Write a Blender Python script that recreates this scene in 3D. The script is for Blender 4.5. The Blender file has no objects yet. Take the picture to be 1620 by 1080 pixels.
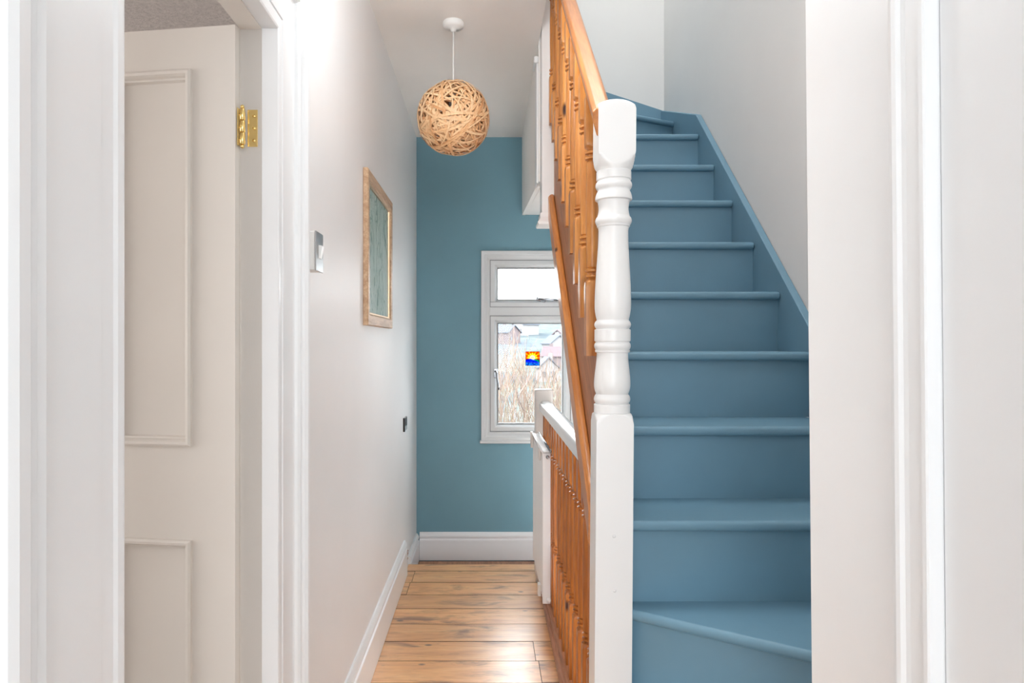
import bpy, bmesh, math, random
from math import sin, cos, pi, radians, sqrt, atan2
from mathutils import Vector, Matrix

random.seed(7)
S = bpy.context.scene
COL = S.collection

# ------------------------------------------------------------------ camera
EYE = 1.23
cam_d = bpy.data.cameras.new('camera')
cam_d.sensor_width = 36.0
cam_d.lens = 24.0                       # 1080 px focal length on a 1620 px frame
cam_d.shift_x = 40.0 / 1620.0           # rising/cross front: the hall's vanishing point sits left of centre
cam_d.shift_y = 1.0 / 1620.0
cam_d.clip_start = 0.02
cam_d.clip_end = 2000
cam = bpy.data.objects.new('camera', cam_d)
COL.objects.link(cam)
cam.location = (0, 0, EYE)
cam.rotation_euler = (pi / 2, 0, 0)
S.camera = cam

# ------------------------------------------------------------------ world / lights / exposure
W = bpy.data.worlds.new('overcast_sky')
S.world = W
W.use_nodes = True
bg = W.node_tree.nodes['Background']
bg.inputs[0].default_value = (0.95, 0.975, 1.0, 1)
bg.inputs[1].default_value = 14.0

def area(name, loc, rot, sx, sy, power, color=(1, 1, 1)):
    d = bpy.data.lights.new(name, 'AREA')
    d.shape = 'RECTANGLE'
    d.size = sx
    d.size_y = sy
    d.energy = power
    d.color = color
    o = bpy.data.objects.new(name, d)
    COL.objects.link(o)
    o.location = loc
    o.rotation_euler = rot
    return o

# added area lights in the unseen rooms and stairwells stand in for daylight
area('bedroom_fill_light', (0.1, -3.35, 1.55), (radians(90), 0, 0), 2.6, 1.7, 92, (0.92, 0.965, 1.0))
area('side_room_fill_light', (-3.3, 0.5, 1.5), (radians(122), 0, radians(-90)), 1.4, 1.4, 46, (1.0, 0.97, 0.94))
area('stairwell_fill_light', (0.62, 2.3, 4.85), (0, 0, 0), 0.6, 1.2, 26, (0.96, 0.98, 1.0))
area('stair_foot_light', (0.62, 2.6, -1.0), (radians(150), 0, 0), 0.5, 0.9, 3, (1, 1, 1))
p_ = area('window_portal', (0.2715, 4.42, 1.2), (radians(-90), 0, 0), 0.6, 1.15, 1)
p_.data.cycles.is_portal = True

S.view_settings.view_transform = 'Standard'
S.view_settings.look = 'None'
S.view_settings.gamma = 1.0
S.view_settings.use_curve_mapping = False
S.view_settings.exposure = 0.15
S.cycles.max_bounces = 10
S.cycles.diffuse_bounces = 6
S.cycles.sample_clamp_indirect = 6.0

# ------------------------------------------------------------------ materials
def lin(c):
    out = []
    for v in c:
        v /= 255.0
        out.append(v / 12.92 if v <= 0.04045 else ((v + 0.055) / 1.055) ** 2.4)
    return (out[0], out[1], out[2], 1.0)

class NT:
    def __init__(self, name):
        self.m = bpy.data.materials.new(name)
        self.m.use_nodes = True
        self.t = self.m.node_tree
        self.b = self.t.nodes['Principled BSDF']
        self.out = self.t.nodes['Material Output']
    def n(self, kind, **kw):
        x = self.t.nodes.new(kind)
        for k, v in kw.items():
            setattr(x, k, v)
        return x
    def l(self, a, b):
        self.t.links.new(a, b)
    def coords(self, scale=(1, 1, 1), rnd=True):
        tc = self.n('ShaderNodeTexCoord')
        mp = self.n('ShaderNodeMapping')
        mp.inputs['Scale'].default_value = scale
        if rnd:
            oi = self.n('ShaderNodeObjectInfo')
            mul = self.n('ShaderNodeVectorMath', operation='MULTIPLY')
            mul.inputs[1].default_value = (7.3, 11.7, 5.1)
            self.l(oi.outputs['Random'], mul.inputs[0])
            add = self.n('ShaderNodeVectorMath', operation='ADD')
            self.l(tc.outputs['Object'], add.inputs[0])
            self.l(mul.outputs[0], add.inputs[1])
            self.l(add.outputs[0], mp.inputs[0])
        else:
            self.l(tc.outputs['Object'], mp.inputs[0])
        return mp.outputs[0]
    def noise(self, vec, scale, detail=4, rough=0.55, dist=0.0):
        x = self.n('ShaderNodeTexNoise')
        x.inputs['Scale'].default_value = scale
        x.inputs['Detail'].default_value = detail
        x.inputs['Roughness'].default_value = rough
        x.inputs['Distortion'].default_value = dist
        self.l(vec, x.inputs['Vector'])
        return x.outputs['Fac']
    def ramp(self, fac, stops, interp='LINEAR'):
        r = self.n('ShaderNodeValToRGB')
        r.color_ramp.interpolation = interp
        e = r.color_ramp.elements
        e[0].position, e[0].color = stops[0]
        e[1].position, e[1].color = stops[1]
        for p, c in stops[2:]:
            q = e.new(p)
            q.color = c
        self.l(fac, r.inputs[0])
        return r.outputs[0]
    def mix(self, fac, a, b, mode='MIX'):
        x = self.n('ShaderNodeMix', data_type='RGBA', blend_type=mode)
        for s, v in ((x.inputs[0], fac), (x.inputs[6], a), (x.inputs[7], b)):
            if isinstance(v, (int, float)):
                s.default_value = v
            elif isinstance(v, tuple):
                s.default_value = v
            else:
                self.l(v, s)
        return x.outputs[2]
    def bump(self, fac, strength, dist=0.002):
        x = self.n('ShaderNodeBump')
        x.inputs['Strength'].default_value = strength
        x.inputs['Distance'].default_value = dist
        self.l(fac, x.inputs['Height'])
        self.l(x.outputs[0], self.b.inputs['Normal'])
    def set(self, **kw):
        for k, v in kw.items():
            self.b.inputs[k.replace('_', ' ')].default_value = v

def k(c, f):
    return (min(1, c[0] * f), min(1, c[1] * f), min(1, c[2] * f), 1)

def paint(name, rgb, rough=0.5, var=0.04, nscale=3.0, bump=0.08, bscale=90, spec=0.4, coat=0.0):
    t = NT(name)
    c = lin(rgb)
    v = t.coords(rnd=False)
    f = t.noise(v, nscale, 5)
    t.l(t.ramp(f, [(0.3, k(c, 1 - var)), (0.7, k(c, 1 + var))]), t.b.inputs['Base Color'])
    t.set(Roughness=rough)
    t.b.inputs['Specular IOR Level'].default_value = spec
    t.b.inputs['Coat Weight'].default_value = coat
    t.b.inputs['Coat Roughness'].default_value = 0.15
    if bump:
        t.bump(t.noise(v, bscale, 3), bump)
    return t.m

def wood(name, light, dark, axis='Z', rough=0.4, stretch=14.0, scale=5.0, knots=0.5, spec=0.4, coat=0.0, knot_rgb=(60, 25, 10), kscale=7.0):
    """Streaky grain that runs along one object axis, with a few dark knots."""
    t = NT(name)
    sc = {'X': (1, stretch, stretch), 'Y': (stretch, 1, stretch), 'Z': (stretch, stretch, 1)}[axis]
    v = t.coords(sc)
    a = t.noise(v, scale * 0.9, 6, 0.6, 0.7)
    b = t.noise(v, scale * 4.0, 3, 0.5, 0.2)
    c1, c2 = lin(light), lin(dark)
    base = t.ramp(a, [(0.28, c2), (0.62, c1)])
    base = t.mix(t.ramp(b, [(0.35, (0.35, 0.35, 0.35, 1)), (0.6, (0, 0, 0, 1))]), base, k(c2, 0.8))
    oi = t.n('ShaderNodeObjectInfo')
    tone = t.ramp(oi.outputs['Random'], [(0.0, (0.74, 0.71, 0.66, 1)), (1.0, (1.1, 1.1, 1.08, 1))])
    base = t.mix(1.0, base, tone, 'MULTIPLY')
    if knots > 0:
        st2 = {'X': (0.55, 1, 1), 'Y': (1, 0.55, 1), 'Z': (1, 1, 0.55)}[axis]
        kv = t.coords(st2)
        vo = t.n('ShaderNodeTexVoronoi')
        vo.inputs['Scale'].default_value = kscale
        t.l(kv, vo.inputs['Vector'])
        m = t.ramp(vo.outputs['Distance'], [(0.05 * knots + 0.01, (1, 1, 1, 1)), (0.11 * knots + 0.03, (0, 0, 0, 1))])
        base = t.mix(m, base, lin(knot_rgb))
    t.l(base, t.b.inputs['Base Color'])
    t.set(Roughness=rough)
    t.b.inputs['Specular IOR Level'].default_value = spec
    t.b.inputs['Coat Weight'].default_value = coat
    t.b.inputs['Coat Roughness'].default_value = 0.2
    t.bump(b, 0.12, 0.001)
    return t.m

def metal(name, rgb, rough=0.2):
    t = NT(name)
    v = t.coords(rnd=False)
    f = t.noise(v, 60, 3)
    c = lin(rgb)
    t.l(t.ramp(f, [(0.3, k(c, 0.9)), (0.7, c)]), t.b.inputs['Base Color'])
    t.set(Metallic=1.0, Roughness=rough)
    return t.m

M = {}
M['white_wall'] = paint('white_wall_paint', (232, 232, 232), 0.45, 0.02, 2.0, 0.10, 140, 0.35)
M['white_stairwall'] = paint('stairwell_wall_paint', (226, 225, 223), 0.7, 0.02, 2.0, 0.08, 140, 0.2)
M['ceiling'] = paint('ceiling_paint', (246, 243, 239), 0.8, 0.02, 3.0, 0.12, 120, 0.2)
M['gloss_white'] = paint('white_gloss_woodwork', (238, 239, 240), 0.28, 0.015, 4.0, 0.06, 35, 0.5)
M['newel_white'] = paint('white_satin_post_paint', (240, 239, 238), 0.32, 0.015, 4.0, 0.04, 40, 0.5)
M['post_grey'] = paint('off_white_post_paint', (222, 216, 210), 0.4, 0.02, 6.0, 0.05, 40, 0.4)
M['cream'] = paint('cream_door_paint', (225, 219, 212), 0.42, 0.02, 3.0, 0.06, 70, 0.35)
M['teal'] = paint('teal_wall_paint', (113, 150, 163), 0.75, 0.05, 2.2, 0.15, 110, 0.25)
M['blue'] = paint('blue_stair_paint', (109, 146, 166), 0.42, 0.05, 3.5, 0.10, 60, 0.4)
M['pine'] = wood('honey_pine', (218, 150, 80), (184, 110, 48), 'Z', 0.34, coat=0.15, knots=0.8)
M['pine_x'] = wood('honey_pine_rail', (206, 136, 74), (176, 106, 50), 'X', 0.3, coat=0.25, knots=0.35)
M['pine_low'] = wood('amber_pine', (196, 120, 50), (150, 82, 28), 'Z', 0.34, coat=0.15, knots=0.65, kscale=7.5)
M['brown_x'] = wood('brown_pine_board', (178, 116, 70), (132, 80, 46), 'X', 0.45, knots=0.4)
M['base_wood'] = wood('worn_brown_moulding', (190, 134, 102), (138, 88, 62), 'Y', 0.35, knots=0.2)
M['radiator'] = paint('radiator_enamel', (236, 235, 234), 0.3, 0.01, 3.0, 0.0, 1, 0.5)
M['upvc'] = paint('white_window_frame', (208, 209, 209), 0.35, 0.015, 5.0, 0.0, 1, 0.4)
M['gasket'] = paint('grey_window_seal', (126, 128, 130), 0.6, 0.03, 8.0, 0.0, 1)
M['plastic'] = paint('white_plastic', (240, 240, 238), 0.3, 0.01, 8.0, 0.0, 1, 0.5)
M['brass'] = metal('polished_brass', (250, 220, 146), 0.16)
M['chrome'] = metal('chrome', (150, 152, 156), 0.15)
M['steel'] = metal('brushed_steel', (178, 178, 178), 0.35)
M['black'] = paint('black_plastic', (28, 27, 28), 0.35, 0.1, 10, 0.0, 1)
M['copper'] = metal('copper', (178, 110, 78), 0.4)
M['dark'] = paint('shadow_gap_dark_wood', (58, 40, 28), 0.8, 0.2, 10, 0.0, 1)
M['bulb'] = paint('opal_bulb_glass', (240, 238, 232), 0.2, 0.01, 4, 0.0, 1)
M['carpet'] = paint('room_carpet', (196, 197, 199), 0.95, 0.08, 30, 0.3, 200, 0.1)

def floor_wood():
    t = NT('old_waxed_floorboards')
    v = t.coords((1, 9, 9))
    a = t.noise(v, 2.4, 5, 0.55, 0.9)
    fine = t.noise(v, 16, 4, 0.55, 0.2)
    base = t.ramp(a, [(0.30, lin((206, 138, 78))), (0.50, lin((230, 170, 104))), (0.70, lin((240, 190, 128)))])
    base = t.mix(t.ramp(fine, [(0.34, (0.28, 0.28, 0.28, 1)), (0.52, (0, 0, 0, 1))]), base, lin((168, 104, 62)))
    # worn dark patches and stains
    w = t.coords((1.6, 5.5, 1))
    pt = t.noise(w, 2.2, 6, 0.62, 0.4)
    base = t.mix(t.ramp(pt, [(0.54, (0, 0, 0, 1)), (0.68, (0.85, 0.85, 0.85, 1))]), base, lin((116, 70, 42)))
    # nail holes and small knots
    vo = t.n('ShaderNodeTexVoronoi')
    vo.inputs['Scale'].default_value = 9.0
    t.l(t.coords((0.7, 1.2, 1)), vo.inputs['Vector'])
    base = t.mix(t.ramp(vo.outputs['Distance'], [(0.06, (0.9, 0.9, 0.9, 1)), (0.12, (0, 0, 0, 1))]), base, lin((74, 44, 28)))
    oi = t.n('ShaderNodeObjectInfo')
    base = t.mix(1.0, base, t.ramp(oi.outputs['Random'], [(0, (0.88, 0.86, 0.84, 1)), (1, (1.06, 1.06, 1.06, 1))]), 'MULTIPLY')
    t.l(base, t.b.inputs['Base Color'])
    rr = t.ramp(pt, [(0.4, (0.34, 0.34, 0.34, 1)), (0.7, (0.55, 0.55, 0.55, 1))])
    t.l(rr, t.b.inputs['Roughness'])
    t.b.inputs['Specular IOR Level'].default_value = 0.6
    t.b.inputs['Coat Weight'].default_value = 1.0
    t.b.inputs['Coat Roughness'].default_value = 0.3
    t.b.inputs['Coat IOR'].default_value = 1.6
    big = t.noise(t.coords((1, 3, 1)), 14, 4, 0.6)
    t.bump(big, 0.35, 0.004)
    return t.m
M['floor'] = floor_wood()

def artex():
    t = NT('textured_ceiling_plaster')
    v = t.coords(rnd=False)
    f = t.noise(v, 55, 5, 0.7)
    c = lin((240, 232, 229))
    t.l(t.ramp(f, [(0.3, k(c, 0.78)), (0.62, c)]), t.b.inputs['Base Color'])
    t.set(Roughness=0.9)
    t.bump(f, 1.0, 0.012)
    return t.m
M['artex'] = artex()

def strips():
    t = NT('bamboo_strips')
    g = t.n('ShaderNodeNewGeometry')
    c = t.ramp(g.outputs['Random Per Island'], [(0.0, lin((204, 140, 88))), (0.3, lin((238, 190, 138))), (0.7, lin((250, 218, 174))), (1.0, lin((224, 162, 104)))])
    v = t.coords(rnd=False)
    f = t.noise(v, 60, 3)
    c = t.mix(0.25, c, t.ramp(f, [(0.3, lin((196, 140, 92))), (0.7, lin((250, 214, 170)))]))
    t.l(c, t.b.inputs['Base Color'])
    t.set(Roughness=0.5)
    return t.m
M['strips'] = strips()

def glass_mat(name='window_glass', refl=0.8):
    t = NT(name)
    tr = t.n('ShaderNodeBsdfTransparent')
    gl = t.n('ShaderNodeBsdfGlossy')
    gl.inputs['Roughness'].default_value = 0.02
    lw = t.n('ShaderNodeLayerWeight')
    lw.inputs['Blend'].default_value = 0.5
    pw = t.n('ShaderNodeMath', operation='POWER')
    t.l(lw.outputs['Facing'], pw.inputs[0])
    pw.inputs[1].default_value = 5.0
    fr = t.n('ShaderNodeMath', operation='MULTIPLY_ADD')
    t.l(pw.outputs[0], fr.inputs[0])
    fr.inputs[1].default_value = refl
    fr.inputs[2].default_value = 0.01
    nz = t.noise(t.coords(rnd=False), 2.0, 2)
    tr_c = t.ramp(nz, [(0.3, (0.95, 0.97, 0.97, 1)), (0.7, (0.98, 0.99, 0.99, 1))])
    t.l(tr_c, tr.inputs[0])
    mx = t.n('ShaderNodeMixShader')
    t.l(fr.outputs[0], mx.inputs[0])
    t.l(tr.outputs[0], mx.inputs[1])
    t.l(gl.outputs[0], mx.inputs[2])
    t.l(mx.outputs[0], t.out.inputs[0])
    return t.m
M['glass'] = glass_mat()
M['picture_glass'] = glass_mat('picture_glass', 0.35)

def stained(name, rgb, rgb2=None, nscale=60.0):
    t = NT(name)
    v = t.coords(rnd=False)
    f = t.noise(v, nscale, 3)
    c, c2 = lin(rgb), lin(rgb2 or rgb)
    col = t.ramp(f, [(0.35, c), (0.65, c2)])
    tl = t.n('ShaderNodeBsdfTranslucent')
    tr = t.n('ShaderNodeBsdfTransparent')
    t.l(col, tl.inputs[0])
    t.l(col, tr.inputs[0])
    mx = t.n('ShaderNodeMixShader')
    mx.inputs[0].default_value = 0.2
    t.l(tl.outputs[0], mx.inputs[1])
    t.l(tr.outputs[0], mx.inputs[2])
    t.l(mx.outputs[0], t.out.inputs[0])
    return t.m

# ------------------------------------------------------------------ mesh helpers
def link(name, me, mat, parent=None):
    o = bpy.data.objects.new(name, me)
    COL.objects.link(o)
    if mat is not None and len(me.materials) == 0:
        me.materials.append(mat)
    if parent is not None:
        o.parent = parent
    return o

def mesh_from(name, verts, faces, smooth=False, recalc=True):
    me = bpy.data.meshes.new(name)
    me.from_pydata([tuple(v) for v in verts], [], faces)
    if recalc:
        bm = bmesh.new()
        bm.from_mesh(me)
        bmesh.ops.recalc_face_normals(bm, faces=bm.faces)
        bm.to_mesh(me)
        bm.free()
    if smooth:
        for p in me.polygons:
            p.use_smooth = True
    me.update()
    return me

def boxes(lst):
    V, F = [], []
    for (x0, x1, y0, y1, z0, z1) in lst:
        b = len(V)
        V += [(x0, y0, z0), (x1, y0, z0), (x1, y1, z0), (x0, y1, z0), (x0, y0, z1), (x1, y0, z1), (x1, y1, z1), (x0, y1, z1)]
        F += [tuple(b + i for i in f) for f in ((3, 2, 1, 0), (4, 5, 6, 7), (0, 1, 5, 4), (1, 2, 6, 5), (2, 3, 7, 6), (3, 0, 4, 7))]
    return V, F

def bevel(o, w, seg=2, angle=35):
    m = o.modifiers.new('bevel', 'BEVEL')
    m.width = w
    m.segments = seg
    m.limit_method = 'ANGLE'
    m.angle_limit = radians(angle)
    m.harden_normals = False
    for p in o.data.polygons:
        p.use_smooth = True
    try:
        n = o.modifiers.new('wn', 'WEIGHTED_NORMAL')
        n.keep_sharp = True
    except Exception:
        pass
    return o

def box(name, x0, x1, y0, y1, z0, z1, mat, parent=None, bev=0.0, seg=2):
    V, F = boxes([(x0, x1, y0, y1, z0, z1)])
    o = link(name, mesh_from(name, V, F), mat, parent)
    if bev:
        bevel(o, bev, seg)
    return o

def prism(name, poly, axis, a0, a1, mat, parent=None, bev=0.0, seg=2, smooth=False):
    """Extrude a 2-D polygon along an axis. axis 'X': poly=(y,z); 'Y': (x,z); 'Z': (x,y)."""
    def P(p, a):
        return {'X': (a, p[0], p[1]), 'Y': (p[0], a, p[1]), 'Z': (p[0], p[1], a)}[axis]
    n = len(poly)
    V = [P(p, a0) for p in poly] + [P(p, a1) for p in poly]
    F = [tuple(range(n)), tuple(range(2 * n - 1, n - 1, -1))] + [(i, (i + 1) % n, n + (i + 1) % n, n + i) for i in range(n)]
    o = link(name, mesh_from(name, V, F), mat, parent)
    if bev:
        bevel(o, bev, seg)
    return o

def sweep(name, prof, path, mat, parent=None, closed=False, frame=None, smooth=False):
    """Sweep a closed profile of (u,v) along points, each given as (origin, U, V) so that corners can be mitred."""
    n = len(prof)
    V, F = [], []
    for (o_, U, Vv) in path:
        o_, U, Vv = Vector(o_), Vector(U), Vector(Vv)
        for (u, v) in prof:
            V.append(o_ + U * u + Vv * v)
    m = len(path)
    for s in range(m if closed else m - 1):
        a, b = s * n, ((s + 1) % m) * n
        for i in range(n):
            j = (i + 1) % n
            F.append((a + i, a + j, b + j, b + i))
    if not closed:
        F.append(tuple(range(n)))
        F.append(tuple(range((m - 1) * n, m * n)))
    return link(name, mesh_from(name, V, F, smooth), mat, parent)

def ring_frame(name, cx, cz, w, h, y, prof, mat, parent=None, plane='XZ', out=-1):
    """Mitred rectangular frame in a vertical plane. prof: (inset, proud). plane 'XZ' at y, or 'YZ' at x (=y argument)."""
    cs = [(-1, -1), (1, -1), (1, 1), (-1, 1)]
    path = []
    for sx, sz in cs:
        if plane == 'XZ':
            path.append(((cx + sx * w / 2, y, cz + sz * h / 2), (-sx, 0, -sz), (0, out, 0)))
        else:
            path.append(((y, cx + sx * w / 2, cz + sz * h / 2), (0, -sx, -sz), (out, 0, 0)))
    return sweep(name, prof, path, mat, parent, closed=True)

def lathe(name, prof, mat, parent=None, seg=32, center=(0, 0, 0), smooth=True, axis='Z'):
    V, F = [], []
    for (r, z) in prof:
        for i in range(seg):
            a = 2 * pi * i / seg
            if axis == 'Z':
                V.append((center[0] + r * cos(a), center[1] + r * sin(a), center[2] + z))
            elif axis == 'Y':
                V.append((center[0] + r * cos(a), center[1] + z, center[2] + r * sin(a)))
            else:
                V.append((center[0] + z, center[1] + r * cos(a), center[2] + r * sin(a)))
    m = len(prof)
    for s in range(m - 1):
        for i in range(seg):
            j = (i + 1) % seg
            F.append((s * seg + i, s * seg + j, (s + 1) * seg + j, (s + 1) * seg + i))
    F.append(tuple(range(seg)))
    F.append(tuple(range((m - 1) * seg, m * seg)))
    o = link(name, mesh_from(name, V, F, smooth), mat, parent)
    return o

def turned_square(name, half, prof, mat, parent=None, seg=48, lean=0.0, z_ref=0.0):
    """A square post whose turned parts are cut by a lathe profile: radius = min(square, lathe). prof: (z, r)."""
    angs = [2 * pi * i / seg for i in range(seg)]
    V, F = [], []
    for (z, r) in prof:
        for a in angs:
            sq = half / max(abs(cos(a)), abs(sin(a)))
            q = min(sq, r)
            V.append((q * cos(a) + lean * (z - z_ref), q * sin(a), z))
    m = len(prof)
    for s in range(m - 1):
        for i in range(seg):
            j = (i + 1) % seg
            F.append((s * seg + i, s * seg + j, (s + 1) * seg + j, (s + 1) * seg + i))
    F.append(tuple(range(seg)))
    F.append(tuple(range((m - 1) * seg, m * seg)))
    me = mesh_from(name, V, F, True)
    try:
        me.set_sharp_from_angle(angle=radians(32))
    except Exception:
        pass
    return me

def tube(name, pts, r, mat, parent=None, seg=8):
    pts = [Vector(p) for p in pts]
    V, F = [], []
    for i, p in enumerate(pts):
        d = (pts[min(i + 1, len(pts) - 1)] - pts[max(i - 1, 0)]).normalized()
        up = Vector((0, 0, 1)) if abs(d.z) < 0.95 else Vector((1, 0, 0))
        a = d.cross(up).normalized()
        b = d.cross(a)
        for s in range(seg):
            t = 2 * pi * s / seg
            V.append(p + a * (r * cos(t)) + b * (r * sin(t)))
    for i in range(len(pts) - 1):
        for s in range(seg):
            j = (s + 1) % seg
            F.append((i * seg + s, i * seg + j, (i + 1) * seg + j, (i + 1) * seg + s))
    F.append(tuple(range(seg)))
    F.append(tuple(range((len(pts) - 1) * seg, len(pts) * seg)))
    return link(name, mesh_from(name, V, F, True), mat, parent)

def empty(name, loc=(0, 0, 0)):
    o = bpy.data.objects.new(name, None)
    o.empty_display_size = 0.05
    COL.objects.link(o)
    o.location = loc
    return o

def tag(o, label=None, cat=None, group=None, kind=None):
    if label:
        o['label'] = label
    if cat:
        o['category'] = cat
    if group:
        o['group'] = group
    if kind:
        o['kind'] = kind
    return o

def struct(o, label=None):
    o['kind'] = 'structure'
    if label:
        o['label'] = label
    return o

def shear_x(o, zc, s):
    """Old house: the near right-hand wall leans a touch out of plumb."""
    for v in o.data.vertices:
        v.co.x += (zc - v.co.z) * s

# ------------------------------------------------------------------ dimensions of the place
XL = -0.437          # left wall of the hall
XLB = -0.478         # its far (room) side
YF = 4.25            # rear wall with the window
HC = 2.505           # hall ceiling
XR = 0.50            # right wall beside the camera
YR = 1.06            # where that wall ends and the stairs open up
XS = 1.018           # outer wall of the stairs
YB = 3.92            # back wall of the stairwell
LZ = -0.125          # lower landing
R, G = 0.2, 0.22     # rise, going
Y2 = 1.637           # nosing of the first straight step
SL = R / G
def N(y):            # pitch line through the nosings
    return 0.8 + SL * (y - Y2)

D0, D1, DZ = 0.767, 1.33, 1.841     # left doorway
WX0, WX1, WZ0, WZ1 = -0.035, 0.578, 0.616, 1.797

# ------------------------------------------------------------------ walls
def wall(name, lst, mat, label):
    V, F = boxes(lst)
    return struct(link(name, mesh_from(name, V, F), mat), label)

wall('wall_left', [(XLB, XL, -0.1, D0, 0, HC), (XLB, XL, D0, D1, DZ, HC), (XLB, XL, D1, YF, -0.4, HC)], M['white_wall'],
     'white painted left wall of the hallway')
wall('wall_far', [(XLB, WX0, YF, YF + 0.25, -2.6, HC), (WX1, XS + 0.1, YF, YF + 0.25, -2.6, HC), (WX0, WX1, YF, YF + 0.25, -2.6, WZ0), (WX0, WX1, YF, YF + 0.25, WZ1, HC)],
     M['teal'], 'teal painted end wall around the window')
wr = wall('wall_right', [(XR, XR + 0.1, -0.1, 0.0, 0, HC), (XR, XR + 0.1, 0.0, 0.756, 2.0, HC), (XR, XR + 0.1, 0.756, YR, 0, HC)], M['gloss_white'],
          'white wall end beside the stairs at right')
shear_x(wr, EYE, 0.0093)
wall('wall_stair_front', [(XR + 0.105, XS + 0.1, 0.93, YR, 0, 5.0), (0.1, XR + 0.105, 0.93, YR, HC + 0.1, 5.0)], M['white_stairwall'], 'white wall closing the foot of the stairs')
wall('wall_stair_right', [(XS, XS + 0.1, YR, YF, -2.6, 5.0)], M['white_stairwall'], 'pale grey wall rising along the right of the stairs')
wall('wall_stair_back', [(0.235, XS, YB, YB + 0.08, 2.05, 5.0)], M['white_stairwall'], 'pale grey wall at the head of the stairs')
wall('wall_stair_left', [(0.1, 0.215, YR, YB, HC + 0.002, 5.0)], M['white_stairwall'], 'white wall above the hall ceiling beside the stairs')
wall('ceiling', [(XLB, 0.222, -0.1, YF, HC, HC + 0.1), (0.222, XR + 0.1, -0.1, YR, HC, HC + 0.1), (0.222, XS, YB + 0.08, YF, HC, HC + 0.1)], M['ceiling'], 'cream white hallway ceiling')
wall('ceiling_stairwell', [(0.1, XS + 0.1, 0.93, YB + 0.08, 5.0, 5.1)], M['ceiling'], 'white ceiling high over the stairs')

# bulkhead under the head of the stairs: its soffit dips slightly towards the camera
V = []
for (y, z) in ((2.895, 1.91), (YF, 2.02)):
    for x in (0.22, XS):
        V.append((x, y, z))
for (y, z) in ((2.895, HC), (YF, HC)):
    for x in (0.22, XS):
        V.append((x, y, z))
# left face, soffit and near face as thin shells with thickness
bk = []
Vb = [(0.22, 2.895, 1.91), (0.22, YF, 2.02), (0.22, YF, HC), (0.22, 2.895, HC), (0.24, 2.895, 1.91), (0.24, YF, 2.02), (0.24, YF, HC), (0.24, 2.895, HC)]
Fb = [(0, 1, 2, 3), (4, 7, 6, 5), (0, 4, 5, 1), (1, 5, 6, 2), (2, 6, 7, 3), (3, 7, 4, 0)]
o = struct(link('wall_bulkhead', mesh_from('wall_bulkhead', Vb, Fb), M['ceiling']), 'white boxed side of the stair head hanging from the ceiling')
Vs = [(0.24, 2.985, 1.912), (XS, 2.985, 1.912), (XS, YF, 2.022), (0.24, YF, 2.022), (0.24, 2.985, 1.935), (XS, 2.985, 1.935), (XS, YF, 2.05), (0.24, YF, 2.05)]
Fs = [(0, 1, 2, 3), (7, 6, 5, 4), (0, 4, 5, 1), (1, 5, 6, 2), (2, 6, 7, 3), (3, 7, 4, 0)]
struct(link('ceiling_soffit', mesh_from('ceiling_soffit', Vs, Fs), M['ceiling']), 'white soffit under the head of the stairs')
# pilaster board with a cap on the bulkhead, beside the hanging post
tb = struct(empty('trim_1', (0.211, 2.94, 1.9)), 'narrow white capped board on the bulkhead beside the hanging post')
box('board', 0, 0.009, -0.04, 0.05, 0.005, 0.515, M['gloss_white'], tb, 0.003)
box('cap', -0.010, 0.009, -0.044, 0.058, 0.515, 0.545, M['gloss_white'], tb, 0.005)

# bedroom behind the camera and the side room (not in view, they hold added fill lights)
wall('wall_bedroom', [(-2.0, -1.9, -3.6, -0.2, 0, HC), (2.2, 2.3, -3.6, -0.2, 0, HC), (-2.0, 2.3, -3.7, -3.6, 0, HC), (-2.0, XL, -0.2, -0.1, 0, HC), (XR, 2.3, -0.2, -0.1, 0, HC)], M['white_wall'], 'white bedroom walls behind the camera')
wall('ceiling_bedroom', [(-2.0, 2.3, -3.7, -0.1, HC, HC + 0.1)], M['ceiling'], 'white bedroom ceiling behind the camera')
wall('floor_bedroom', [(-2.0, 2.3, -3.7, -0.1, -0.1, 0.0)], M['carpet'], 'bedroom carpet behind the camera')
wall('wall_side_room', [(-3.6, -3.5, -0.1, 3.4, 0, HC), (-3.5, XLB, 3.3, 3.4, 0, HC), (-3.5, -2.0, -0.1, -0.0, 0, HC)], M['cream'], 'cream walls of the side room')
wall('ceiling_side_room', [(-3.6, XLB, -0.1, 3.4, 2.42, 2.52)], M['artex'], 'textured plaster ceiling of the side room')
wall('floor_side_room', [(-3.6, XLB, -0.1, 3.4, -0.1, 0.0)], M['carpet'], 'side room carpet')

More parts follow.
